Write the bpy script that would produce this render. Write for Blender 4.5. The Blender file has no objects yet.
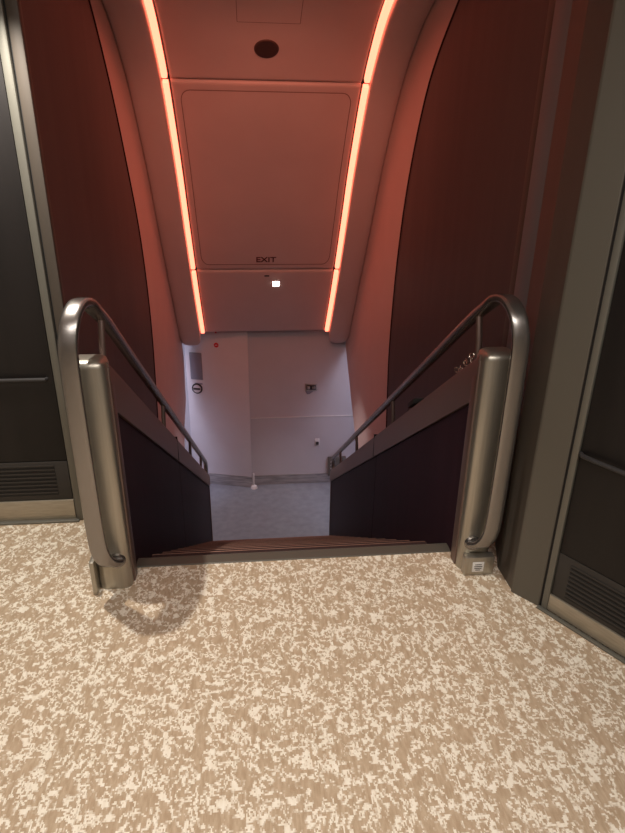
import bpy, bmesh, math, random
from mathutils import Vector, Matrix
random.seed(7)
S = bpy.context.scene
COL = S.collection

# ------------------------------------------------------------------ materials
def lin(c):
    return tuple((v/255/12.92 if v/255 <= .04045 else ((v/255+.055)/1.055)**2.4) for v in c)

def mat(name, rgb, rough=.6, metal=0., bump=0., bscale=200., var=0., vscale=8., emit=0., ecol=None, coat=0., stretch=(1,1,1), spec=.5):
    m = bpy.data.materials.new(name); m.use_nodes = True
    nt = m.node_tree; b = nt.nodes['Principled BSDF']
    b.inputs['Base Color'].default_value = (*rgb, 1)
    b.inputs['Roughness'].default_value = rough
    b.inputs['Metallic'].default_value = metal
    b.inputs['Specular IOR Level'].default_value = spec
    if coat: b.inputs['Coat Weight'].default_value = coat; b.inputs['Coat Roughness'].default_value = .15
    tc = nt.nodes.new('ShaderNodeTexCoord'); mp = nt.nodes.new('ShaderNodeMapping')
    mp.inputs['Scale'].default_value = stretch
    nt.links.new(tc.outputs['Object'], mp.inputs['Vector'])
    if var:
        n = nt.nodes.new('ShaderNodeTexNoise'); n.inputs['Scale'].default_value = vscale; n.inputs['Detail'].default_value = 5
        nt.links.new(mp.outputs[0], n.inputs['Vector'])
        r = nt.nodes.new('ShaderNodeValToRGB')
        r.color_ramp.elements[0].position = .3; r.color_ramp.elements[1].position = .7
        r.color_ramp.elements[0].color = (*[v*(1-var) for v in rgb], 1)
        r.color_ramp.elements[1].color = (*[min(1, v*(1+var)) for v in rgb], 1)
        nt.links.new(n.outputs['Fac'], r.inputs['Fac']); nt.links.new(r.outputs['Color'], b.inputs['Base Color'])
    if bump:
        n = nt.nodes.new('ShaderNodeTexNoise'); n.inputs['Scale'].default_value = bscale; n.inputs['Detail'].default_value = 2
        nt.links.new(mp.outputs[0], n.inputs['Vector'])
        bp = nt.nodes.new('ShaderNodeBump'); bp.inputs['Strength'].default_value = bump; bp.inputs['Distance'].default_value = .002
        nt.links.new(n.outputs['Fac'], bp.inputs['Height']); nt.links.new(bp.outputs[0], b.inputs['Normal'])
    if emit:
        b.inputs['Emission Color'].default_value = (*(ecol or rgb), 1); b.inputs['Emission Strength'].default_value = emit
    return m

def carpet():
    m = bpy.data.materials.new('woven_carpet'); m.use_nodes = True
    nt = m.node_tree; N = nt.nodes; L = nt.links; b = N['Principled BSDF']
    b.inputs['Roughness'].default_value = .95; b.inputs['Specular IOR Level'].default_value = .1
    tc = N.new('ShaderNodeTexCoord')
    snap = N.new('ShaderNodeVectorMath'); snap.operation = 'SNAP'; snap.inputs[1].default_value = (.0036, .0050, 1)
    L.new(tc.outputs['Object'], snap.inputs[0])
    def noise(scale, sx, sy, det, dist=0, off=0):
        mp = N.new('ShaderNodeMapping'); mp.inputs['Scale'].default_value = (sx, sy, 1); mp.inputs['Location'].default_value = (off, off*.7, 0)
        L.new(snap.outputs[0], mp.inputs['Vector'])
        n = N.new('ShaderNodeTexNoise'); n.inputs['Scale'].default_value = scale; n.inputs['Detail'].default_value = det
        n.inputs['Distortion'].default_value = dist; n.inputs['Roughness'].default_value = .6
        L.new(mp.outputs[0], n.inputs['Vector']); return n.outputs['Fac']
    def math_(op, a, c, clamp=False):
        n = N.new('ShaderNodeMath'); n.operation = op; n.use_clamp = clamp
        for i, v in enumerate((a, c)):
            if isinstance(v, (int, float)): n.inputs[i].default_value = v
            else: L.new(v, n.inputs[i])
        return n.outputs[0]
    A = noise(30, 1.0, .8, 2.2, .15)                 # large blotches
    V = noise(42, 1, .75, 2, .15, 5.3)              # wandering veins
    vein = math_('SUBTRACT', 1, math_('MULTIPLY', math_('ABSOLUTE', math_('SUBTRACT', V, .5), 0), 12), True)
    blot = math_('MULTIPLY', math_('SUBTRACT', A, .572), 14, True)
    B = noise(22, 1, .7, 2, 0, 9.1)
    gate = math_('MULTIPLY', math_('SUBTRACT', B, .37), 6, True)
    cream = math_('MAXIMUM', math_('MULTIPLY', vein, gate), blot)
    cream = math_('MULTIPLY', math_('SUBTRACT', cream, .25), 2.4, True)
    streak = noise(60, 1.6, .35, 2, 0, 2.2)
    r1 = N.new('ShaderNodeValToRGB'); L.new(streak, r1.inputs[0])
    e = r1.color_ramp.elements
    e[0].position = .35; e[1].position = .68
    e[0].color = (*lin((172, 149, 123)), 1); e[1].color = (*lin((192, 171, 146)), 1)
    r2 = N.new('ShaderNodeValToRGB'); L.new(streak, r2.inputs[0])
    e = r2.color_ramp.elements
    e[0].position = .3; e[1].position = .7
    e[0].color = (*lin((228, 216, 196)), 1); e[1].color = (*lin((240, 232, 217)), 1)
    mx = N.new('ShaderNodeMix'); mx.data_type = 'RGBA'
    L.new(cream, mx.inputs['Factor']); L.new(r1.outputs[0], mx.inputs['A']); L.new(r2.outputs[0], mx.inputs['B'])
    L.new(mx.outputs['Result'], b.inputs['Base Color'])
    n = N.new('ShaderNodeTexNoise'); n.inputs['Scale'].default_value = 420; L.new(tc.outputs['Object'], n.inputs['Vector'])
    h = math_('ADD', n.outputs['Fac'], math_('MULTIPLY', cream, .5))
    bp = N.new('ShaderNodeBump'); bp.inputs['Strength'].default_value = .35; bp.inputs['Distance'].default_value = .003
    L.new(h, bp.inputs['Height']); L.new(bp.outputs[0], b.inputs['Normal'])
    return m

CORAL = (1.0, .27, .16)
M = dict(
    carpet=carpet(),
    metal=mat('brushed_champagne_metal', (.43, .40, .34), .38, .85, bump=.12, bscale=60, stretch=(8, 8, .3), var=.06, vscale=20),
    rail=mat('satin_rail_metal', (.30, .28, .265), .27, .9, bump=.04, bscale=80),
    bronze=mat('bronze_metal', (.17, .115, .098), .42, .6, bump=.03, bscale=60),
    laminate=mat('dark_plum_laminate', (.021, .008, .012), .55, 0, spec=.12, bump=.05, bscale=40, stretch=(1, 1, .1), var=.2, vscale=12),
    wood=mat('dark_brown_panel', (.070, .046, .042), .55, 0, bump=.05, bscale=60, stretch=(1, 1, .1), var=.12, vscale=10),
    liner=mat('coral_lit_liner', (.66, .50, .46), .55, 0, bump=.06, bscale=500, var=.03, vscale=3),  # glow of the coral strips tinted into the pale base colour
    sidewall=mat('coral_lit_sidewall', (.70, .52, .47), .55, 0, bump=.06, bscale=300, var=.03, vscale=3),  # off-white lining, with coral light mixed into its base colour
    white=mat('white_panel', (.70, .68, .70), .45, 0, bump=.04, bscale=300, var=.03, vscale=3),
    bead=mat('grey_bead', (.15, .145, .15), .5, .1),
    wallgrey=mat('pale_grey_wall', (.56, .55, .57), .45, 0, bump=.04, bscale=300, var=.03, vscale=3),
    strip=mat('coral_light_diffuser', (.8, .5, .4), .5, emit=3.8, ecol=(1.0, .18, .105)),
    step=mat('step_carpet', (.040, .018, .016), .8, 0, bump=.3, bscale=400, var=.25, vscale=60),
    nosing=mat('step_nosing_metal', (.26, .13, .095), .5, .5),
    vinyl=mat('grey_vinyl', (.24, .26, .29), .35, 0, bump=.05, bscale=200, var=.12, vscale=12),
    cab=mat('grey_brown_cabinet', (.072, .058, .046), .5, .15, bump=.06, bscale=50, stretch=(1, 1, .1), var=.08, vscale=8),
    post=mat('grey_moulding', (.155, .148, .125), .45, .3, bump=.05, bscale=60, stretch=(1, 1, .1)),
    stile=mat('dark_stile', (.105, .093, .074), .5, .15, bump=.05, bscale=60, stretch=(1, 1, .1)),
    door=mat('dark_door_laminate', (.013, .0105, .010), .5, 0, spec=.3, bump=.06, bscale=30, stretch=(1, 1, .15), var=.25, vscale=9),
    vent=mat('vent_panel', (.040, .035, .031), .5, 0, spec=.3),
    black=mat('black_rubber_and_shade', (.008, .007, .007), .7),
    kick=mat('brushed_kick_plate', (.40, .355, .28), .4, .6, bump=.15, bscale=40, stretch=(1, 1, 12), var=.12, vscale=14),
    steel=mat('scuffed_steel', (.50, .475, .46), .3, .75, bump=.03, bscale=10, stretch=(1, 1, 8), var=.3, vscale=5),
    placard=mat('grey_placard', (.26, .26, .31), .5),
    red=mat('red_mark', (.6, .01, .02), .5),
    ink=mat('dark_lettering', (.10, .012, .008), .7),
    outline=mat('fine_outline', (.30, .17, .14), .7),
    grille=mat('speaker_mesh', (.10, .05, .04), .6, .3),
    paper=mat('white_sticker', (.75, .74, .72), .6),
    lamp=mat('white_lamp_lens', (1, 1, 1), .4, emit=14, ecol=(1, .9, .82)),
    chain=mat('polished_chain', (.85, .75, .68), .18, 1),
    grey=mat('dark_grey_plastic', (.045, .042, .042), .5, spec=.25),
    cool=mat('cool_light_diffuser', (.9, .9, .9), .5, emit=3, ecol=(.84, .82, 1.0)),
    warm=mat('warm_light_diffuser', (.9, .9, .9), .5, emit=9, ecol=(1.0, .80, .60)),
    beige=mat('beige_wall', (.42, .38, .33), .6, var=.03),
)

# ------------------------------------------------------------------ mesh helpers
def link(name, bm, m, parent=None, smooth=False, loc=None):
    bmesh.ops.recalc_face_normals(bm, faces=bm.faces)
    me = bpy.data.meshes.new(name); bm.to_mesh(me); bm.free()
    if smooth:
        for p in me.polygons: p.use_smooth = True
    me.materials.append(M[m] if isinstance(m, str) else m)
    o = bpy.data.objects.new(name, me); COL.objects.link(o)
    if parent: o.parent = parent
    if loc: o.location = loc
    if smooth:
        md = o.modifiers.new('edge', 'EDGE_SPLIT'); md.split_angle = math.radians(38)
    return o

def tag(o, label=None, cat=None, group=None, kind=None):
    if label: o['label'] = label
    if cat: o['category'] = cat
    if group: o['group'] = group
    if kind: o['kind'] = kind
    return o

def thing(name, label, cat, group=None, loc=(0, 0, 0)):
    o = bpy.data.objects.new(name, None); COL.objects.link(o); o.empty_display_size = .1
    o.location = loc
    return tag(o, label, cat, group)

def box(bm, x0, x1, y0, y1, z0, z1, bev=0., seg=2, mtx=None):
    vs = [bm.verts.new((x, y, z)) for x in (x0, x1) for y in (y0, y1) for z in (z0, z1)]
    F = [(0, 1, 3, 2), (4, 6, 7, 5), (0, 4, 5, 1), (2, 3, 7, 6), (0, 2, 6, 4), (1, 5, 7, 3)]
    fs = [bm.faces.new([vs[i] for i in f]) for f in F]
    if bev:
        es = list({e for f in fs for e in f.edges})
        r = bmesh.ops.bevel(bm, geom=es, offset=bev, segments=seg, affect='EDGES', profile=.5)
        vs = list({v for f in r['faces'] for v in f.verts} | {v for v in vs if v.is_valid})
    if mtx is not None: bmesh.ops.transform(bm, matrix=mtx, verts=vs)
    return bm

def bx(name, dims, m, parent=None, bev=.003, smooth=True, mtx=None):
    bm = bmesh.new(); box(bm, *dims, bev=bev, mtx=mtx)
    return link(name, bm, m, parent, smooth)

def prism(bm, pts, axis, a, b, bev=0.):
    """polygon pts (2D) extruded along axis from a to b. axis 0: pts=(y,z); 1: (x,z); 2: (x,y)"""
    def P(p, t):
        return (t, p[0], p[1]) if axis == 0 else (p[0], t, p[1]) if axis == 1 else (p[0], p[1], t)
    A = [bm.verts.new(P(p, a)) for p in pts]; B = [bm.verts.new(P(p, b)) for p in pts]
    n = len(pts)
    fs = [bm.faces.new(A), bm.faces.new(B[::-1])]
    for i in range(n): fs.append(bm.faces.new([A[i], B[i], B[(i+1) % n], A[(i+1) % n]]))
    if bev:
        bmesh.ops.recalc_face_normals(bm, faces=fs)
        es = [e for e in {e for f in fs for e in f.edges} if len(e.link_faces) == 2 and e.calc_face_angle(0) > .6]
        bmesh.ops.bevel(bm, geom=es, offset=bev, segments=2, affect='EDGES', profile=.5)
    return bm

def tube(bm, pts, rx, ry=None, n=14, closed=False, up=Vector((1, 0, 0)), cap=True):
    """sweep an ellipse (rx along `up`-ish side, ry across) along pts"""
    ry = ry or rx
    pts = [Vector(p) for p in pts]; rings = []
    N = len(pts)
    for i, p in enumerate(pts):
        if closed: t = pts[(i+1) % N]-pts[i-1]
        else: t = pts[min(i+1, N-1)]-pts[max(i-1, 0)]
        t.normalize()
        s = up - t*up.dot(t)
        if s.length < 1e-4: s = Vector((0, 1, 0))-t*t.y
        s.normalize(); c = t.cross(s)
        rings.append([bm.verts.new(p+s*rx*math.cos(a)+c*ry*math.sin(a)) for a in [2*math.pi*k/n for k in range(n)]])
    for i in range(N if closed else N-1):
        A, B = rings[i], rings[(i+1) % N]
        for k in range(n): bm.faces.new([A[k], A[(k+1) % n], B[(k+1) % n], B[k]])
    if cap and not closed: bm.faces.new(rings[0][::-1]); bm.faces.new(rings[-1])
    return bm

def catmull(P, per=8):
    P = [Vector(p) for p in P]; out = []
    for i in range(len(P)-1):
        p0 = P[i-1] if i else 2*P[0]-P[1]; p1 = P[i]; p2 = P[i+1]; p3 = P[i+2] if i+2 < len(P) else 2*P[-1]-P[-2]
        for k in range(per):
            t = k/per
            out.append(.5*((2*p1)+(-p0+p2)*t+(2*p0-5*p1+4*p2-p3)*t*t+(-p0+3*p1-3*p2+p3)*t**3))
    out.append(P[-1]); return out

# ceiling profile over the stairwell, in (y, z)
CP = catmull([(.2, 2.50, 0), (1.2, 2.50, 0), (2.0, 2.47, 0), (2.36, 2.39, 0), (2.70, 2.215, 0), (3.03, 1.965, 0), (3.51, 1.44, 0),
              (3.85, .98, 0), (4.24, .47, 0), (4.6, .03, 0), (4.96, -.38, 0), (5.10, -.545, 0)], 8)
def prof(y):
    for a, b in zip(CP, CP[1:]):
        if a.x <= y <= b.x+1e-9: return a.lerp(b, (y-a.x)/max(1e-9, b.x-a.x))
    return CP[-1].copy() if y > 1 else CP[0].copy()
def pnorm(y):
    a = prof(max(.2, y-.03)); b = prof(min(5.10, y+.03)); t = (b-a).normalized()
    n = Vector((t.y, -t.x, 0))          # towards the room: down / back
    return n
def section(y0, y1, step=.045):
    ys = [y0]; n = max(2, int((y1-y0)/step)); return [y0+(y1-y0)*i/n for i in range(n+1)]
def place(x, y, off=0.):
    p = prof(y)+pnorm(y)*off
    return Vector((x, p.x, p.y))
def sweep(bm, ys, sec, endfn=None):
    """closed cross-section sec [(x, offset)] swept along the profile"""
    rings = []
    for i, y in enumerate(ys):
        s = sec if endfn is None else endfn(i, y, sec)
        rings.append([bm.verts.new(place(x, y, o)) for x, o in s])
    n = len(sec)
    for A, B in zip(rings, rings[1:]):
        for k in range(n): bm.faces.new([A[k], A[(k+1) % n], B[(k+1) % n], B[k]])
    bm.faces.new(rings[0][::-1]); bm.faces.new(rings[-1])
    return bm

def text_mesh(name, body, size, m, parent, origin, ux, uy, depth=.002, bold=True):
    """lettering laid on the plane spanned by ux (right) and uy (up)"""
    cu = bpy.data.curves.new(name, 'FONT'); cu.body = body; cu.size = size; cu.extrude = depth
    cu.align_x = 'CENTER'; cu.align_y = 'CENTER'; cu.offset = size*.02 if bold else 0
    tmp = bpy.data.objects.new(name, cu); COL.objects.link(tmp)
    dg = bpy.context.evaluated_depsgraph_get(); dg.update()
    me = bpy.data.meshes.new_from_object(tmp.evaluated_get(dg))
    bpy.data.objects.remove(tmp); bpy.data.curves.remove(cu)
    ux = Vector(ux).normalized(); uy = Vector(uy).normalized(); uz = ux.cross(uy)
    mt = Matrix((ux, uy, uz)).transposed().to_4x4(); mt.translation = Vector(origin)
    me.transform(mt); me.materials.clear(); me.materials.append(M[m])
    o = bpy.data.objects.new(name, me); COL.objects.link(o); o.parent = parent
    return o

H = 2.52           # drop to the lower deck
# ------------------------------------------------------------------ shell
bm = bmesh.new()
prism(bm, [(-2.6, -4), (2.6, -4), (2.6, .50), (.705, .50), (.705, .076), (-.705, .076), (-.705, .50), (-2.6, .50)], 2, -.06, 0)
tag(link('floor', bm, 'carpet'), 'beige and cream mottled woven carpet of the upper deck', kind='structure')
tag(bx('floor_lower', (-2.3, 2.3, 3.55, 5.6, -H-.05, -H), 'vinyl', bev=0), 'grey vinyl floor at the foot of the stairs', kind='structure')
# nosing strip at the stair head
bm = bmesh.new(); prism(bm, [(.075, .001), (.08, .004), (.135, .003), (.152, -.008), (.152, -.045), (.075, -.045)], 0, -.67, .67)
tag(link('trim_1', bm, 'stile'), 'grey metal edge strip across the head of the stairs', kind='structure')

def sidewall(sx):
    zs_end = ([(5.15, -.60), (4.60, -1.08), (4.10, -1.50), (3.95, -1.75), (3.95, -H)] if sx > 0 else
              [(5.15, -.70), (5.05, -1.24), (4.66, -1.45), (4.55, -1.7), (4.55, -H)])
    top = []
    for y in section(.50, 5.0, .12):
        p = prof(y)-pnorm(y)*.05; top.append((p.x, p.y))
    pts = top+zs_end+[(.50, -H)]
    bm = bmesh.new(); prism(bm, pts, 0, sx*.985, sx*1.03)
    return bm
tag(link('wall_right', sidewall(1), 'sidewall'), 'smooth pink-lit side lining of the stairwell on the right', kind='structure')
tag(link('wall_left', sidewall(-1), 'sidewall'), 'smooth pink-lit side lining of the stairwell on the left', kind='structure')
tag(bx('wall_back', (-2.6, 2.6, -4.05, -4, 0, 2.5), 'beige', bev=0), kind='structure')
tag(bx('wall_left_cabin', (-2.65, -2.6, -4, .5, 0, 2.5), 'beige', bev=0), kind='structure')
tag(bx('wall_right_cabin', (2.6, 2.65, -4, .5, 0, 2.5), 'beige', bev=0), kind='structure')
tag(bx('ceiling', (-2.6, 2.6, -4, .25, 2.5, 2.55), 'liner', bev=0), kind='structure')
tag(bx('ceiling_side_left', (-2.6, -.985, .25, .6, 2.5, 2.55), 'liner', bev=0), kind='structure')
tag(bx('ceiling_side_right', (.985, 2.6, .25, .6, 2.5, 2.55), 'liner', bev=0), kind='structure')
# lower vestibule
bm = bmesh.new(); prism(bm, [(-2.3, 5.42), (-.212, 5.42), (-.212, 5.15), (2.3, 5.15), (2.3, 5.5), (-2.3, 5.5)], 2, -H, -.02)
tag(link('wall_far', bm, 'wallgrey'), 'white cabin wall facing the foot of the stairs', kind='structure')
for sx, nm in ((-1, 'left'), (1, 'right')):
    tag(bx('wall_%s_vestibule' % nm, tuple(sorted((sx*2.3, sx*2.25)))+(3.5, 5.42 if sx < 0 else 5.15, -H, -.3), 'white', bev=0), kind='structure')
    tag(bx('wall_%s_return' % nm, tuple(sorted((sx*2.3, sx*1.03)))+(3.45, 3.5, -H, -.3), 'white', bev=0), kind='structure')
    tag(bx('ceiling_%s_vestibule' % nm, tuple(sorted((sx*2.3, sx*1.03)))+(3.45, 5.42 if sx < 0 else 5.15, -.34, -.3), 'white', bev=0), kind='structure')
    lp = thing('ceiling_light', 'cool white ceiling light of the lower vestibule on the %s' % nm, 'ceiling light', loc=(sx*1.65, 4.2, -.345))
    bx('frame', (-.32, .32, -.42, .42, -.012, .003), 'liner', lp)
    bx('diffuser', (-.29, .29, -.39, .39, -.018, -.010), 'cool', lp)

bm = bmesh.new(); prism(bm, [(4.11, -1.49), (3.96, -1.75), (3.96, -H), (3.90, -H), (3.90, -1.75), (4.05, -1.49)], 0, .974, .9845)  # black strip stands in for the shadow at the wall end
tag(link('edge_shade', bm, 'black'), 'dark strip standing in for the shadow at the end of the right side lining', kind='structure')
# ------------------------------------------------------------------ stairs
G, RZ = .268, .18
stairs = thing('staircase', 'straight staircase of dark red-brown steps going down between the balustrades', 'stairs')
for k in range(1, 14):
    y1 = .152+G*k; z = -RZ*k; y0 = y1-G
    bm = bmesh.new()
    prism(bm, [(y0-.0, z), (y1-.012, z), (y1, z-.008), (y1, z-.03), (y1-.02, z-.035), (y1-.02, z-RZ), (y0-.0, z-RZ)], 0, -.668, .668)
    st = link('step', bm, 'step', stairs)
    bm = bmesh.new(); prism(bm, [(y1-.010, z+.0005), (y1-.008, z+.002), (y1+.004, z-.006), (y1+.004, z-.026), (y1-.0005, z-.026), (y1-.004, z-.003), (y1-.010, z-.001)], 0, -.664, .664)
    link('nosing', bm, 'nosing', st)
bx('head_riser', (-.668, .668, .10, .146, -RZ, -.046), 'step', stairs, bev=0)

# ------------------------------------------------------------------ balustrades
def capz(y): return .93-.6645*y
def caplo(y): return .745-.655*y
def balustrade(sx, label):
    t = thing('balustrade', label, 'balustrade', loc=(0, 0, 0))
    X = lambda a, b: tuple(sorted((sx*a, sx*b)))
    yE = 3.87
    def low(y): return -.17-.672*y if y > .1 else -.1
    # dark side panels (upper and lower one with a fine seam between)
    ys = 1.66
    for nm, a, b in (('upper', .04, ys-.004), ('lower', ys+.004, yE-.03)):
        pts = [(a, caplo(a)+.02), (b, caplo(b)+.02), (b, max(low(b)-.15, -H)), (a, low(a)-.25)]
        bm = bmesh.new(); prism(bm, pts, 0, sx*.672, sx*.72)
        link('side_panel', bm, 'laminate', t)
    bm = bmesh.new(); prism(bm, [(ys-.006, caplo(ys)), (ys+.006, caplo(ys)), (ys+.006, low(ys)-.2), (ys-.006, low(ys)-.2)], 0, sx*.674, sx*.71)
    link('seam_strip', bm, 'bronze', t)
    # end stile at the foot
    bm = bmesh.new(); prism(bm, [(yE-.03, caplo(yE-.03)+.03), (yE, capz(yE)-.02), (yE, -H), (yE-.03, -H)], 0, sx*.664, sx*.735, bev=.004)
    link('end_stile', bm, 'bronze', t, True)
    # stile beside the newel post
    bm = bmesh.new(); prism(bm, [(-.01, .90), (.045, .885), (.045, -.12), (.02, -.12), (-.01, .0)], 0, sx*.658, sx*.70, bev=.004)
    link('head_stile', bm, 'bronze', t, True)
    # cap rail: wide bronze band with rounded top
    n = 40; bm = bmesh.new(); rings = []
    for i in range(n+1):
        y = .0+(yE+.005)*i/n
        zt, zl = capz(y), caplo(y)
        sec = [(.660, zl), (.657, zt-.035), (.662, zt-.012), (.675, zt-.001), (.700, zt+.003), (.725, zt-.001), (.740, zt-.014), (.744, zt-.04), (.744, zl-.02), (.700, zl-.02), (.68, zl)]
        rings.append([bm.verts.new((sx*x, y, z)) for x, z in sec])
    for A, B in zip(rings, rings[1:]):
        for k in range(len(A)): bm.faces.new([A[k], A[(k+1) % len(A)], B[(k+1) % len(A)], B[k]])
    bm.faces.new(rings[0]); bm.faces.new(rings[-1][::-1])
    cap = link('cap_rail', bm, 'bronze', t, True)
    # joint line in the cap rail
    yj = 1.70 if sx > 0 else 1.55
    bm = bmesh.new(); prism(bm, [(yj, caplo(yj)+.002), (yj, capz(yj)+.0045), (yj+.006, capz(yj+.006)+.0045), (yj+.006, caplo(yj+.006)+.002)], 0, sx*.6565, sx*.7446)
    link('joint', bm, 'black', cap)
    # sloping ledge between parapet and side lining
    bm = bmesh.new(); prism(bm, [(.50, capz(.50)-.17), (yE, capz(yE)-.17), (yE, capz(yE)-.20), (.50, capz(.50)-.20)], 0, sx*.722, sx*.960)
    link('ledge', bm, 'wood', t)
    bm = bmesh.new(); prism(bm, [(yE-.02, capz(yE)-.17), (yE, capz(yE)-.18), (yE, -H), (yE-.02, -H)], 0, sx*.736, sx*.984)
    link('end_panel', bm, 'laminate', t)
    # newel post: brushed box with round edges and soft top
    bm = bmesh.new(); x0, x1 = X(.664, .79)
    box(bm, x0, x1, -.055, .055, 0, .940, bev=.030, seg=6)
    for v in bm.verts:
        if v.co.z < .03: v.co.z = 0
    post = link('newel_post', bm, 'metal', t, True)
    # bracket at the foot of the post
    if sx > 0:
        x0, x1 = X(.672, .795)
        br = bx('bracket', (x0, x1, -.092, -.054, .0, .088), 'metal', post, bev=.004)
        st = bx('sticker', (.704, .752, -.0945, -.0915, .020, .066), 'paper', post, bev=.0008)
        bm = bmesh.new()
        for zz, w in ((.055, .014), (.046, .017), (.037, .015), (.029, .010)): box(bm, .728-w, .728+w, -.0952, -.0944, zz-.0016, zz+.0016)
        tag(link('print', bm, 'grey', post), kind='stuff')
    else:
        bm = bmesh.new(); box(bm, -.806, -.788, -.085, .04, 0, .15, bev=.003)
        link('bracket', bm, 'metal', post, True)
    # loop and handrail in one run of tube
    yb = -.125
    ctrl = [(.708, -.05, .135), (.713, -.075, .140), (.728, -.105, .165), (.744, yb+.003, .215), (.751, yb, .30), (.753, yb, .55), (.753, yb, .80), (.751, yb, .975),
            (.747, yb+.010, 1.038), (.739, yb+.040, 1.093), (.728, yb+.095, 1.126), (.715, yb+.155, 1.120), (.706, yb+.215, 1.082)]
    # straight inclined rail
    def rz(y): return 1.150-.680*y
    for y in (.25, .6, 1.2, 1.9, 2.6, 3.3, 3.78): ctrl.append((.700, y, rz(y)))
    ctrl += [(.700, 3.87, rz(3.87)), (.700, 3.925, rz(3.92)-.02), (.700, 3.945, rz(3.945)-.07), (.700, 3.93, rz(3.93)-.14), (.700, 3.88, capz(3.85)-.02)]
    P = catmull([(sx*a, b, c) for a, b, c in ctrl], 8)
    # the loop is a flat oval bar, easing into a round tube
    bm = bmesh.new(); rings = []; nn = 24
    for i, p in enumerate(P):
        a = P[max(0, i-1)]; b = P[min(len(P)-1, i+1)]; tt = (b-a).normalized()
        f = min(1, max(0, (p.y+.02)/.30)) if i > 30 else 0
        rx = .031*(1-f)+.022*f; ry = .015*(1-f)+.022*f
        up = Vector((1, 0, 0)); s = (up-tt*up.dot(tt)).normalized(); c = tt.cross(s)
        ex = .6+.4*f
        sp = lambda v: math.copysign(abs(v)**ex, v)
        rings.append([bm.verts.new(p+s*rx*sp(math.cos(q))+c*ry*sp(math.sin(q))) for q in [2*math.pi*k/nn for k in range(nn)]])
    for A, B in zip(rings, rings[1:]):
        for k in range(nn): bm.faces.new([A[k], A[(k+1) % nn], B[(k+1) % nn], B[k]])
    bm.faces.new(rings[0][::-1]); bm.faces.new(rings[-1])
    hr = link('handrail', bm, 'rail', t, True)
    # round flange where the loop enters the post
    bm = bmesh.new()
    bmesh.ops.create_cone(bm, cap_ends=True, segments=28, radius1=.034, radius2=.030, depth=.014, matrix=Matrix.Translation((sx*.708, -.058, .135)) @ Matrix.Rotation(math.pi/2, 4, 'X'))
    link('flange', bm, 'rail', hr, True)
    # supports
    for y in ((.16, 1.42, 2.60, 3.45) if sx > 0 else (.15, 1.38, 2.62, 3.45)):
        bm = bmesh.new(); tube(bm, [(sx*.70, y-.045, capz(y-.045)-.01), (sx*.70, y-.035, (capz(y)+rz(y))/2), (sx*.70, y, rz(y)-.005)], .012, n=12)
        link('support', bm, 'bronze', hr, True)
    return t
balustrade(-1, 'left balustrade with bright looped handrail and post, casting its shadow on the carpet')
balustrade(1, 'right balustrade with looped handrail and a white sticker at the post foot')

# little shiny chain hung by the first support on the right
def torus(bm, c, R, r, mt, n=18, k=8):
    pts = [mt @ Vector((R*1.35*math.cos(a), R*math.sin(a), 0))+c for a in [2*math.pi*i/n for i in range(n)]]
    tube(bm, pts, r, n=k, closed=True, up=mt @ Vector((0, 0, 1)))
bm = bmesh.new()
for i in range(9):
    y = .155+.0165*i; c = Vector((.690+.008*math.sin(i*2.1), y, capz(y)+.018+.010*math.cos(i*1.7)+(.012 if i < 4 else 0)))
    mt = Matrix.Rotation(random.uniform(0, 3), 3, 'X') @ Matrix.Rotation(i*1.5, 3, 'Y') @ Matrix.Rotation(1.3+random.uniform(-.5, .5), 3, 'Z')
    torus(bm, c, .0085, .0022, mt)
tag(link('chain', bm, 'chain', smooth=True), 'small shiny metal chain bunched on top of the right balustrade beside its post', 'chain')
bm = bmesh.new(); box(bm, .655, .735, .80, .90, .0, .03, bev=.004)
for v in bm.verts: v.co.z += capz(v.co.y)+.002-.0
tag(link('rubber_pad', bm, 'black', smooth=True), 'small black pad on the cap of the right balustrade halfway up', 'pad')

# ------------------------------------------------------------------ dark curved-edge side panels
ARC = {-1: [(1.35, 2.49), (1.62, 2.43), (1.841, 2.302), (2.152, 1.961), (2.444, 1.52), (2.728, .969), (2.835, .336), (2.755, -.319), (2.60, -1.0), (2.45, -1.5)],
       1: [(1.10, 2.49), (1.38, 2.44), (1.638, 2.323), (2.101, 1.981), (2.44, 1.43), (2.627, .832), (2.70, .182), (2.665, -.291), (2.55, -1.0), (2.4, -1.5)]}
for sx, nm in ((-1, 'left'), (1, 'right')):
    t = thing('side_panel', 'dark brown panel with a curved front edge on the %s stairwell side' % nm, 'wall panel')
    a = [(p.x, min(p.y, 2.49)) for p in catmull([(y, z, 0) for y, z in ARC[sx]], 6)]
    # the panel stops where the ceiling side beam starts
    bm = bmesh.new(); prism(bm, a+[(.505, -1.5), (.505, 2.49)], 0, sx*.963, sx*.984)
    link('panel', bm, 'wood', t)
    bm = bmesh.new(); tube(bm, [(sx*.966, y, z) for y, z in a], .010, n=8)
    link('edge_trim', bm, 'laminate', t, True)

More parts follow.
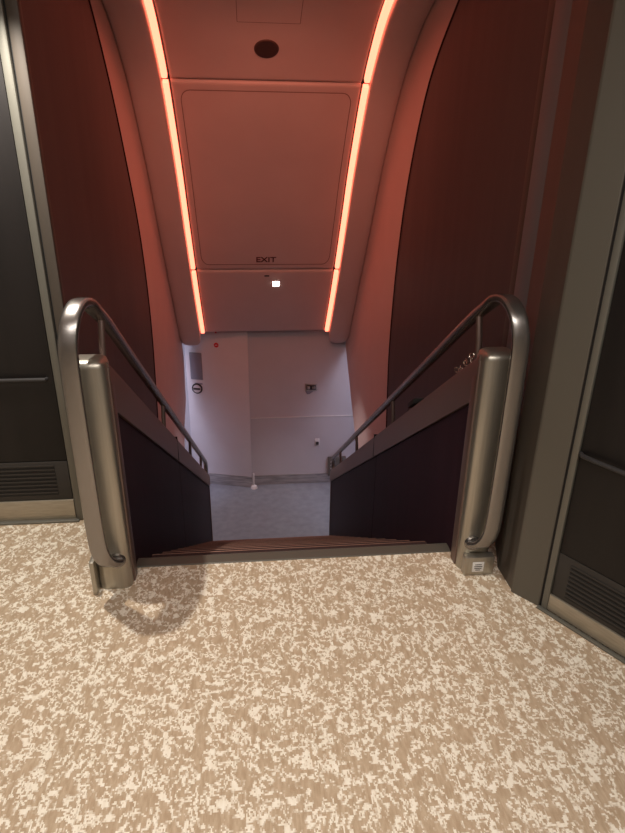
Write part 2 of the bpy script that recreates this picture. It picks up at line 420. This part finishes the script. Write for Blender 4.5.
# ------------------------------------------------------------------ ceiling over the stairwell
W = .690
secp = [(-W, -.035), (-W+.004, -.006), (-W+.02, 0), (0, .0), (W-.02, 0), (W-.004, -.006), (W, -.035), (W, -.05), (-W, -.05)]
def endround(y0, y1, r=.012):
    def f(i, y, s):
        d = min(y-y0, y1-y); k = max(0, 1-d/r)
        return [(x, o-.016*k*k if o > -.04 else o) for x, o in s]
    return f
def ys_round(a, b):
    return [a, a+.003, a+.006, a+.012]+section(a+.03, b-.03)+[b-.012, b-.006, b-.003, b]
segs = [(.25, 2.942), (2.956, 4.232), (4.246, 4.955)]
def cpanel(i, label):
    y0, y1 = segs[i]
    t = thing('ceiling_panel', label, 'ceiling panel')
    bm = bmesh.new(); ys = ys_round(y0, y1)
    if i == 2:
        # last panel rolls over a soft lip at the bottom
        rings = []
        for y in ys[:-4]: rings.append([bm.verts.new(place(x, y, o if o > -.04 else o)) for x, o in endround(y0, 9)(0, y, secp)])
        yl = ys[-5]; p0 = prof(yl); nn = pnorm(yl); tt = Vector((-nn.y, nn.x, 0));
        if tt.x < 0: tt = -tt
        R = .045
        for k in range(1, 9):
            q = k/8*math.radians(150)
            c = p0-nn*R
            pt = c+nn*R*math.cos(q)+tt*R*math.sin(q)+tt*.006*k/8
            dn = (nn*math.cos(q)+tt*math.sin(q))
            rings.append([bm.verts.new((x*(1-.02*(k/8)**2), (pt+dn*(o+0)*.25).x, (pt+dn*o*.25).y)) for x, o in secp])
        for A, B in zip(rings, rings[1:]):
            for k in range(len(A)): bm.faces.new([A[k], A[(k+1) % len(A)], B[(k+1) % len(A)], B[k]])
        bm.faces.new(rings[0]); bm.faces.new(rings[-1])
    else:
        sweep(bm, ys, secp, endround(y0, y1))
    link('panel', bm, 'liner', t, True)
    return t
cpA = cpanel(0, 'uppermost pink-lit ceiling panel, carrying a dark oval grille')
cpB = cpanel(1, 'large middle ceiling panel with rounded inset outline above the EXIT word')
cpC = cpanel(2, 'short lowest ceiling panel with a bright square lamp, curling under at its edge')
# dark gap backing
def backing(ya, yb):
    bm = bmesh.new(); sweep(bm, section(ya, yb, .01), [(-.70, -.03), (.70, -.03), (.70, -.055), (-.70, -.055)]); return bm
# fine outlines: inset hatch in the middle panel
def on_ceiling_line(bm, pts, w=.003, closed=True, h=.0012):
    P = [place(x, y, h*.3) for x, y in pts]
    tube(bm, P, w, h, n=6, closed=closed, up=Vector((1, 0, 0)))
def rrect(x0, x1, y0, y1, r, n=6, dens=.06):
    pts = []
    for cx, cy, a0 in ((x1-r, y1-r, 0), (x0+r, y1-r, 90), (x0+r, y0+r, 180), (x1-r, y0+r, 270)):
        for k in range(n+1):
            q = math.radians(a0+90*k/n); pts.append((cx+r*math.cos(q), cy+r*math.sin(q)))
    out = []
    for a, b in zip(pts, pts[1:]+pts[:1]):
        d = math.dist(a, b); m = max(1, int(d/dens))
        for k in range(m): out.append((a[0]+(b[0]-a[0])*k/m, a[1]+(b[1]-a[1])*k/m))
    return out
def ribbon(bm, pts, w, h):
    """flat ribbon following a closed outline on the ceiling skin"""
    n = len(pts); A = []; B = []
    for i in range(n):
        a = Vector(pts[i-1]); b = Vector(pts[(i+1) % n]); t = (b-a).normalized(); s = Vector((-t.y, t.x))*w
        p = Vector(pts[i]); A.append(bm.verts.new(place(p.x+s.x, p.y+s.y, h))); B.append(bm.verts.new(place(p.x-s.x, p.y-s.y, h)))
    for i in range(n): bm.faces.new([A[i], A[(i+1) % n], B[(i+1) % n], B[i]])
bm = bmesh.new(); ribbon(bm, rrect(-.63, .63, 3.01, 4.185, .07), .003, .0015)
link('inset_outline', bm, 'outline', cpB)
bm = bmesh.new(); ribbon(bm, rrect(-.20, .20, 2.20, 2.495, .006), .002, .0015); 
link('hatch_outline', bm, 'outline', cpA)
# EXIT lettering on the middle panel
py = 4.145; t0 = (place(0, py-.02)-place(0, py+.02))
text_mesh('lettering', 'EXIT', .098, 'ink', cpB, place(0, py, .002), (1, 0, 0), t0, .0008)['label'] = 'dark red EXIT lettering'
# oval speaker grille
gp = place(-.01, 2.70, .004)
t = thing('speaker_grille', 'dark oval perforated grille in the uppermost ceiling panel', 'grille', loc=gp)
def frame_at(y):
    n = pnorm(y); zz = Vector((0, n.x, n.y)); xx = Vector((1, 0, 0)); yy = zz.cross(xx)
    return Matrix((xx, yy, zz)).transposed().to_4x4()
bm = bmesh.new(); bmesh.ops.create_cone(bm, cap_ends=True, segments=40, radius1=.084, radius2=.080, depth=.006, matrix=frame_at(2.70))
link('grille_plate', bm, 'grille', t, True)
bm = bmesh.new(); F4 = frame_at(2.70)
for i in range(-7, 8):
    for j in range(-8, 9):
        x = i*.0105+(.005 if j % 2 else 0); y = j*.0092
        if x*x+y*y < .072**2:
            bmesh.ops.create_circle(bm, cap_ends=True, segments=8, radius=.0033, matrix=F4 @ Matrix.Translation((x, y, .0036)))
link('perforation', bm, 'black', t)
# little dark slot and the lamp in the lowest panel
sl = thing('sensor_slot', 'tiny dark slot in the ceiling just above the square lamp', 'sensor', loc=place(.01, 4.29, .002))
bm = bmesh.new(); box(bm, -.024, .024, -.008, .008, -.002, .002, bev=.001, mtx=frame_at(4.29)); link('slot', bm, 'black', sl)
ly = 4.365
lp = thing('downlight', 'small bright white square lamp in the lowest ceiling panel', 'lamp', loc=place(.105, ly, .0))
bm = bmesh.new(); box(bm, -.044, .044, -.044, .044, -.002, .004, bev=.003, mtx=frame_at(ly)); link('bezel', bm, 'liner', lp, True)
bm = bmesh.new(); box(bm, -.034, .034, -.034, .034, .003, .008, bev=.002, mtx=frame_at(ly)); link('lens', bm, 'lamp', lp, True)

# glowing strips in the slots, one length per panel
for i, (y0, y1) in enumerate([(.3, 2.932), (2.966, 4.222), (4.256, 4.95)]):
    for sx, nm in ((-1, 'left'), (1, 'right')):
        t = thing('light_strip', '%s glowing coral light strip beside the %s ceiling panel' % (('upper', 'middle', 'lowest')[i]+' '+nm, ('uppermost', 'middle', 'lowest')[i]), 'light strip', 'coral light strips along the ceiling panels')
        sec = [(sx*.704, -.030), (sx*.744, -.030), (sx*.744, .002), (sx*.736, .008), (sx*.712, .008), (sx*.704, .002)]
        bm = bmesh.new(); sweep(bm, section(y0, y1, .05), sec); link('diffuser', bm, 'strip', t, True)
        sec2 = [(sx*.694, -.030), (sx*.750, -.030), (sx*.750, -.048), (sx*.694, -.048)]
        bm = bmesh.new(); sweep(bm, section(y0, y1, .05), sec2); link('channel', bm, 'grey', t)
# side beams with soft edges and rounded lower ends
for sx, nm in ((-1, 'left'), (1, 'right')):
    t = thing('cove_beam', 'long rounded ceiling beam outside the %s row of light strips' % nm, 'ceiling beam')
    XO = .988
    base = [(.750, -.05), (.750, .018), (.756, .034), (.770, .044), (.80, .050), (.87, .053), (.93, .050), (.965, .040), (.982, .025), (XO, .0), (XO, -.05)]
    E0 = 4.93; E1 = 5.095
    def fn(i, y, s):
        k = max(0, (y-E0)/(E1-E0)); f = math.sqrt(max(0, 1-k*k))
        cx = .875; gr = .055*min(1, max(0, (y-4.2)/.7))**2
        s = [(x, o+gr if o > -.04 else o) for x, o in s]
        return [(sx*(cx+(x-cx)*(.25+.75*f)), (o+.05)*(.25+.75*f)-.05) for x, o in s]
    ys = section(.3, E0, .06)+[E0+(E1-E0)*math.sin(math.radians(a)) for a in range(10, 91, 8)]
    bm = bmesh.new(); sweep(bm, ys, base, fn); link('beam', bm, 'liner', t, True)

# ------------------------------------------------------------------ left cabinet
t = thing('cabinet', 'dark cabinet with louvred vent and thin pull bar behind the left post', 'cabinet', loc=(-1.6, .46, 0))
def L(name, d, m, p=t, bev=.002): 
    d = (d[0]+1.6, d[1]+1.6, d[2]-.46, d[3]-.46, d[4], d[5])
    return bx(name, d, m, p, bev=bev)
L('body', (-2.4, -1.035, .487, .95, 0, 2.45), 'cab')
L('side_return', (-1.034, -.962, .487, .499, 0, 2.45), 'cab')
bm = bmesh.new()
L('corner_moulding', (-1.0, -.966, .455, .49, 0.0, 2.45), 'post', bev=.008)
L('corner_post', (-.960, -.917, .462, .505, 0.0, 2.45), 'cab', bev=.006)
L('gasket', (-.967, -.958, .475, .50, 0.02, 2.45), 'black', bev=0)
dr = L('door', (-2.38, -1.004, .468, .486, .31, 2.42), 'door')
vp = L('vent_panel', (-2.38, -1.004, .466, .486, .112, .306), 'vent')
kp = L('kick_plate', (-2.38, -1.002, .460, .486, .008, .110), 'kick')
L('threshold', (-2.38, -.985, .440, .470, .0, .010), 'post')
bm = bmesh.new()
for k in range(8):
    z = .138+k*.0195; box(bm, -1.50+1.6, -1.062+1.6, .4635-.46, .4662-.46, z, z+.0095)
link('louvres', bm, 'black', vp)
bm = bmesh.new()
for k in range(8):
    z = .138+k*.0195; v = box(bm, -1.50+1.6, -1.062+1.6, .461-.46, .4665-.46, z+.0100, z+.0165)
link('slats', bm, 'vent', vp)
h = bmesh.new(); tube(h, [(-1.62+1.6, .452-.46, .70), (-1.03+1.6, .452-.46, .70)], .008, n=10)
tube(h, [(-1.035+1.6, .452-.46, .70), (-1.03+1.6, .470-.46, .70)], .007, n=8)
link('handle', h, 'grey', dr, True)

# ------------------------------------------------------------------ right cabinet
a0 = Vector((.903, -.293)); td = Vector((.518, -.855)).normalized(); nd = Vector((-.855, -.518)).normalized()
t = thing('cabinet', 'angled brown cabinet with louvred dark door beside the right post', 'cabinet', loc=(1.2, -.2, 0))
O = Vector((1.2, -.2, 0))
bm = bmesh.new()
def q(s, n): p = a0+td*s+nd*n; return (p.x-O.x, p.y-O.y)
prism(bm, [(.995-O.x, .498-O.y), (.995-O.x, .28-O.y), (.940-O.x, .28-O.y), (.835-O.x, -.045-O.y), (.835-O.x, -.205-O.y), (q(0, 0)), q(0, -.02), q(1.3, -.02), (2.4-O.x, q(1.3, 0)[1]), (2.4-O.x, .498-O.y)], 2, 0, 2.45, bev=.0)
link('body', bm, 'cab', t)
def R(name, s0, s1, n0, n1, z0, z1, m, p=t, bev=.002):
    bm = bmesh.new(); prism(bm, [q(s0, n0), q(s1, n0), q(s1, n1), q(s0, n1)], 2, z0, z1, bev=bev); return link(name, bm, m, p, True)
# lighter bevelled front stile
bm = bmesh.new(); prism(bm, [(.830-O.x, -.200-O.y), (.833-O.x, -.208-O.y), q(-.003, .003), q(0.0, -.0), (.838-O.x, -.198-O.y)], 2, .0, 2.45)
link('front_stile', bm, 'stile', t)
R('gasket', .001, .010, -.02, -.004, 0, 2.44, 'black', bev=0)
R('door_frame', .010, .034, -.02, .004, 0.0, 2.42, 'post', bev=.003)
dr = R('door', .036, 1.25, -.02, -.004, .272, 2.42, 'door')
vp = R('vent_panel', .036, 1.25, -.02, -.005, .082, .268, 'vent')
R('kick_plate', .034, 1.25, -.02, .001, .010, .080, 'kick')
R('threshold', .0, 1.25, -.0, .018, .0, .008, 'post')
def multi(z0, dz, n, s0, s1, n0, n1, off, th):
    bm = bmesh.new()
    for k in range(n):
        z = z0+k*dz+off; prism(bm, [q(s0, n0), q(s1, n0), q(s1, n1), q(s0, n1)], 2, z, z+th)
    return bm
link('louvres', multi(.098, .0185, 8, .088, .62, -.006, -.0045, 0, .009), 'black', vp)
link('slats', multi(.098, .0185, 8, .088, .62, -.006, .0005, .0095, .006), 'vent', vp)
bm = bmesh.new(); pts = [q(.040, -.002), q(.05, .010), q(.10, .014), q(.60, .014)]
tube(bm, [(x, y, .672) for x, y in pts], .008, n=10); link('handle', bm, 'grey', dr, True)
# grey corner moulding between cabinet and stairwell panel
t = thing('corner_moulding', 'slim grey vertical moulding between right cabinet and dark stairwell panel', 'moulding', loc=(.95, .36, 0))
bx('outer_bead', (-.004, .03, -.078, .074, -.0, 2.45), 'bead', t, bev=.008)
bx('inner_bead', (.003, .03, .076, .142, 0, 2.45), 'cab', t, bev=.006)

# ------------------------------------------------------------------ lower cabin wall fittings
LA = Vector((-.21, 5.08)); LT = Vector((-.74, .20)).normalized(); LN = Vector((-.20, -.74)).normalized()
def lq(s, n): p = LA+LT*s+LN*n; return (p.x, p.y)
t = thing('wall_panel', 'tall white panel at lower left, standing proud of the far wall', 'wall panel')
bm = bmesh.new(); prism(bm, [lq(-.0, 0), lq(.80, 0), (-.99, 5.40), (-.21, 5.40)], 2, -H, -.05, bev=.006); link('panel', bm, 'white', t, True)
bm = bmesh.new(); prism(bm, [lq(-.004, .012), lq(.80, .012), lq(.80, .0), lq(-.004, .0)], 2, -H, -H+.155, bev=.003); 
k1 = tag(link('kick_plate', bm, 'steel', smooth=True), 'scuffed steel kick plate along the base of the projecting left panel', 'kick plate')
k2 = tag(bx('kick_plate', (-.19, .985, 5.135, 5.15, -H, -H+.135), 'steel', bev=.003), 'straight steel kick plate along the base of the far wall', 'kick plate')
tag(bx('rail_moulding', (-.20, 2.2, 5.138, 5.15, -1.557, -1.545), 'paper', bev=.002), 'thin white horizontal moulding across the far wall', 'moulding')
bm = bmesh.new(); bmesh.ops.create_cone(bm, cap_ends=True, segments=24, radius1=.045, radius2=.035, depth=.03, matrix=Matrix.Translation((-.185, 5.06, -H+.015)))
bmesh.ops.create_cone(bm, cap_ends=True, segments=20, radius1=.012, radius2=.012, depth=.20, matrix=Matrix.Translation((-.188, 5.085, -H+.10)))
tag(link('door_stop', bm, 'paper', smooth=True), 'small white round foot on the floor at the corner of the left panel', 'door stop')
def on_left(name, s0, s1, z0, z1, m, label, cat, th=.006, bev=.002):
    bm = bmesh.new(); prism(bm, [lq(s0, .0), lq(s1, .0), lq(s1, th), lq(s0, th)], 2, z0, z1, bev=bev)
    o = link(name, bm, m, None, True); return tag(o, label, cat) if label else o
on_left('placard', .590, .745, -1.05, -.70, 'placard', 'grey rectangular placard high on the left white panel', 'placard')
on_left('name_label', .60, .70, -1.115, -1.095, 'placard', 'tiny grey label strip between placard and round dial', 'label', .003, .0005)
# round dial
c = lq(.672, .006); t = thing('dial', 'round grey dial with a bar across on the left white panel', 'dial', loc=(c[0], c[1], -1.170))
RM = Matrix((Vector((-LT.x, -LT.y, 0)), Vector((0, 0, 1)), Vector((LN.x, LN.y, 0)))).transposed().to_4x4()
bm = bmesh.new(); bmesh.ops.create_cone(bm, cap_ends=True, segments=36, radius1=.070, radius2=.066, depth=.012, matrix=RM); link('rim', bm, 'grey', t, True)
bm = bmesh.new(); bmesh.ops.create_cone(bm, cap_ends=True, segments=36, radius1=.052, radius2=.050, depth=.006, matrix=RM @ Matrix.Translation((0, 0, .008))); link('face', bm, 'white', t, True)
bm = bmesh.new(); box(bm, -.045, .045, -.012, .012, .010, .016, bev=.002, mtx=RM); link('bar', bm, 'grey', t, True)
for (s, z, r, lab) in ((.395, -.588, .030, 'red round mark near the top of the left white panel'), (.392, -.43, .010, 'tiny red dot just under the ceiling lip')):
    c = lq(s, .003); bm = bmesh.new(); bmesh.ops.create_cone(bm, cap_ends=True, segments=24, radius1=r, radius2=r, depth=.004, matrix=Matrix.Translation((c[0], c[1], z)) @ RM)
    o = tag(link('red_mark', bm, 'red'), lab, 'mark')
    if r > .02:
        bm = bmesh.new(); box(bm, -.014, .014, -.003, .003, .002, .004, mtx=Matrix.Translation((c[0], c[1], z)) @ RM); link('white_bar', bm, 'paper', o)
# latch device on far wall
t = thing('wall_latch', 'small chrome and black latch in the middle of the far wall', 'latch', loc=(.567, 5.15, -1.155))
bx('plate', (-.078, .078, -.012, 0, -.045, .055), 'steel', t)
bx('recess', (-.060, .060, -.016, -.010, -.025, .035), 'grey', t)
bx('lever', (-.055, -.018, -.032, -.012, -.012, .026), 'steel', t); bx('catch', (.010, .050, -.036, -.012, -.008, .020), 'steel', t)
bm = bmesh.new(); prism(bm, [(-.075, -.045), (.03, -.045), (-.02, -.085), (-.05, -.085)], 1, -.010, 0, bev=.002); link('lip', bm, 'placard', t, True)
t = thing('wall_hook', 'small white and grey knob low on the far wall', 'hook', loc=(.655, 5.15, -1.92))
bx('plate', (-.030, .030, -.010, 0, -.05, .05), 'paper', t); bx('knob', (-.018, .018, -.03, -.008, -.028, .010), 'grey', t)
t = thing('outlet_box', 'grey box with a column of dots low at the right of the far wall', 'outlet box', loc=(.90, 5.15, -2.27))
bx('case', (-.10, .14, -.04, 0, -.14, .13), 'post', t)
for z in (.07, .02, -.03, -.08): bx('button', (-.065, -.040, -.044, -.039, z-.010, z+.010), 'paper', t, bev=.002)

# ------------------------------------------------------------------ upper deck lights (ceiling fittings, plus added coral fill)
def spot_fitting(x, y, label, energy, col, size, rad):
    t = thing('ceiling_spotlight', label, 'ceiling light', loc=(x, y, 2.5))
    bm = bmesh.new(); bmesh.ops.create_cone(bm, cap_ends=True, segments=32, radius1=.04, radius2=.045, depth=.17, matrix=Matrix.Translation((0, 0, -.086))); link('housing', bm, 'metal', t, True)
    l = bpy.data.lights.new('lamp', 'SPOT'); l.energy = energy; l.color = col; l.spot_size = math.radians(size); l.spot_blend = .5; l.shadow_soft_size = rad
    o = bpy.data.objects.new('lamp', l); COL.objects.link(o); o.parent = t; o.location = (0, 0, -.195)
    return o
spot_fitting(-1.01, .10, 'round warm ceiling spotlight above the left post', 126, (1, .93, .83), 100, .016)
def panel_light(x, y, w, d, e, label):
    t = thing('ceiling_light', label, 'ceiling light', loc=(x, y, 2.5))
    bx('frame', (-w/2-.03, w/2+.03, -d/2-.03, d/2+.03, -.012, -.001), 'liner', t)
    l = bpy.data.lights.new('lamp', 'AREA'); l.shape = 'RECTANGLE'; l.size = w; l.size_y = d; l.energy = e; l.color = (1, .95, .89)
    o = bpy.data.objects.new('lamp', l); COL.objects.link(o); o.parent = t; o.location = (0, 0, -.02)
panel_light(0, -1.9, 2.6, .5, 56, 'wide warm ceiling light over the cabin carpet')
# added coral fill spots, unseen above the stair head, aimed down the stairwell
for sx, nm in ((-1, 'left'), (1, 'right')):
    t = thing('coral_fill', 'added coral fill spotlight out of view over the stair head, %s one' % nm, 'ceiling light', loc=(sx*.35, .75, 2.5))
    bm = bmesh.new(); bmesh.ops.create_cone(bm, cap_ends=True, segments=32, radius1=.09, radius2=.085, depth=.012, matrix=Matrix.Translation((0, 0, -.007))); link('bezel', bm, 'metal', t, True)
    l = bpy.data.lights.new('lamp', 'SPOT'); l.energy = 50; l.color = (1, .285, .18); l.spot_size = math.radians(72); l.spot_blend = .7; l.shadow_soft_size = .12
    o = bpy.data.objects.new('lamp', l); COL.objects.link(o); o.parent = t; o.location = (0, 0, -.14)
    o.rotation_euler = (Vector((sx*.12, 4.15, .50))-Vector((sx*.35, .75, 2.36))).to_track_quat('-Z', 'Y').to_euler()
# small cool lamp in the lowest ceiling panel
l = bpy.data.lights.new('lamp', 'SPOT'); l.energy = 75; l.color = (.97, .93, .96); l.spot_size = math.radians(76); l.spot_blend = .5; l.shadow_soft_size = .03
o = bpy.data.objects.new('lamp', l); COL.objects.link(o); o.parent = lp; o.location = frame_at(ly) @ Vector((0, 0, .04))
o.rotation_euler = (math.radians(-15), 0, 0)
for sx, en in ((-1, 15), (1, 7)):
    l = bpy.data.lights.new('lamp', 'AREA'); l.shape = 'RECTANGLE'; l.size = .55; l.size_y = .75; l.energy = en; l.color = (.72, .74, 1)
    o = bpy.data.objects.new('lamp', l); COL.objects.link(o); o.location = (sx*1.65, 4.2, -.37)
    par = [x for x in COL.objects if x.name.startswith('ceiling_light') and abs(x.location.x-sx*1.65) < .01][0]
    o.parent = par; o.location = (0, 0, -.025)

# ------------------------------------------------------------------ world and camera
w = bpy.data.worlds.new('world'); S.world = w; w.use_nodes = True
w.node_tree.nodes['Background'].inputs[0].default_value = (.01, .009, .008, 1)
cam = bpy.data.cameras.new('camera'); co = bpy.data.objects.new('camera', cam); COL.objects.link(co); S.camera = co
yaw, pitch, roll, f = .10426105979266752, .4094766668508666, .013072636260967259, 615.612
cam.sensor_fit = 'VERTICAL'; cam.sensor_height = 36; cam.lens = f/833*36; cam.clip_start = .05
fw = Vector((math.sin(yaw)*math.cos(pitch), math.cos(yaw)*math.cos(pitch), -math.sin(pitch)))
r = Vector((math.cos(yaw), -math.sin(yaw), 0)); u = r.cross(fw)
c, s = math.cos(roll), math.sin(roll)
rr, uu = c*r+s*u, -s*r+c*u
mt = Matrix((rr, uu, -fw)).transposed().to_4x4(); mt.translation = (-.16738, -2.0766, 1.6)
co.matrix_world = mt
S.view_settings.view_transform = 'Standard'; S.view_settings.look = 'None'; S.view_settings.gamma = 1; S.view_settings.use_curve_mapping = False
S.view_settings.exposure = 0.0
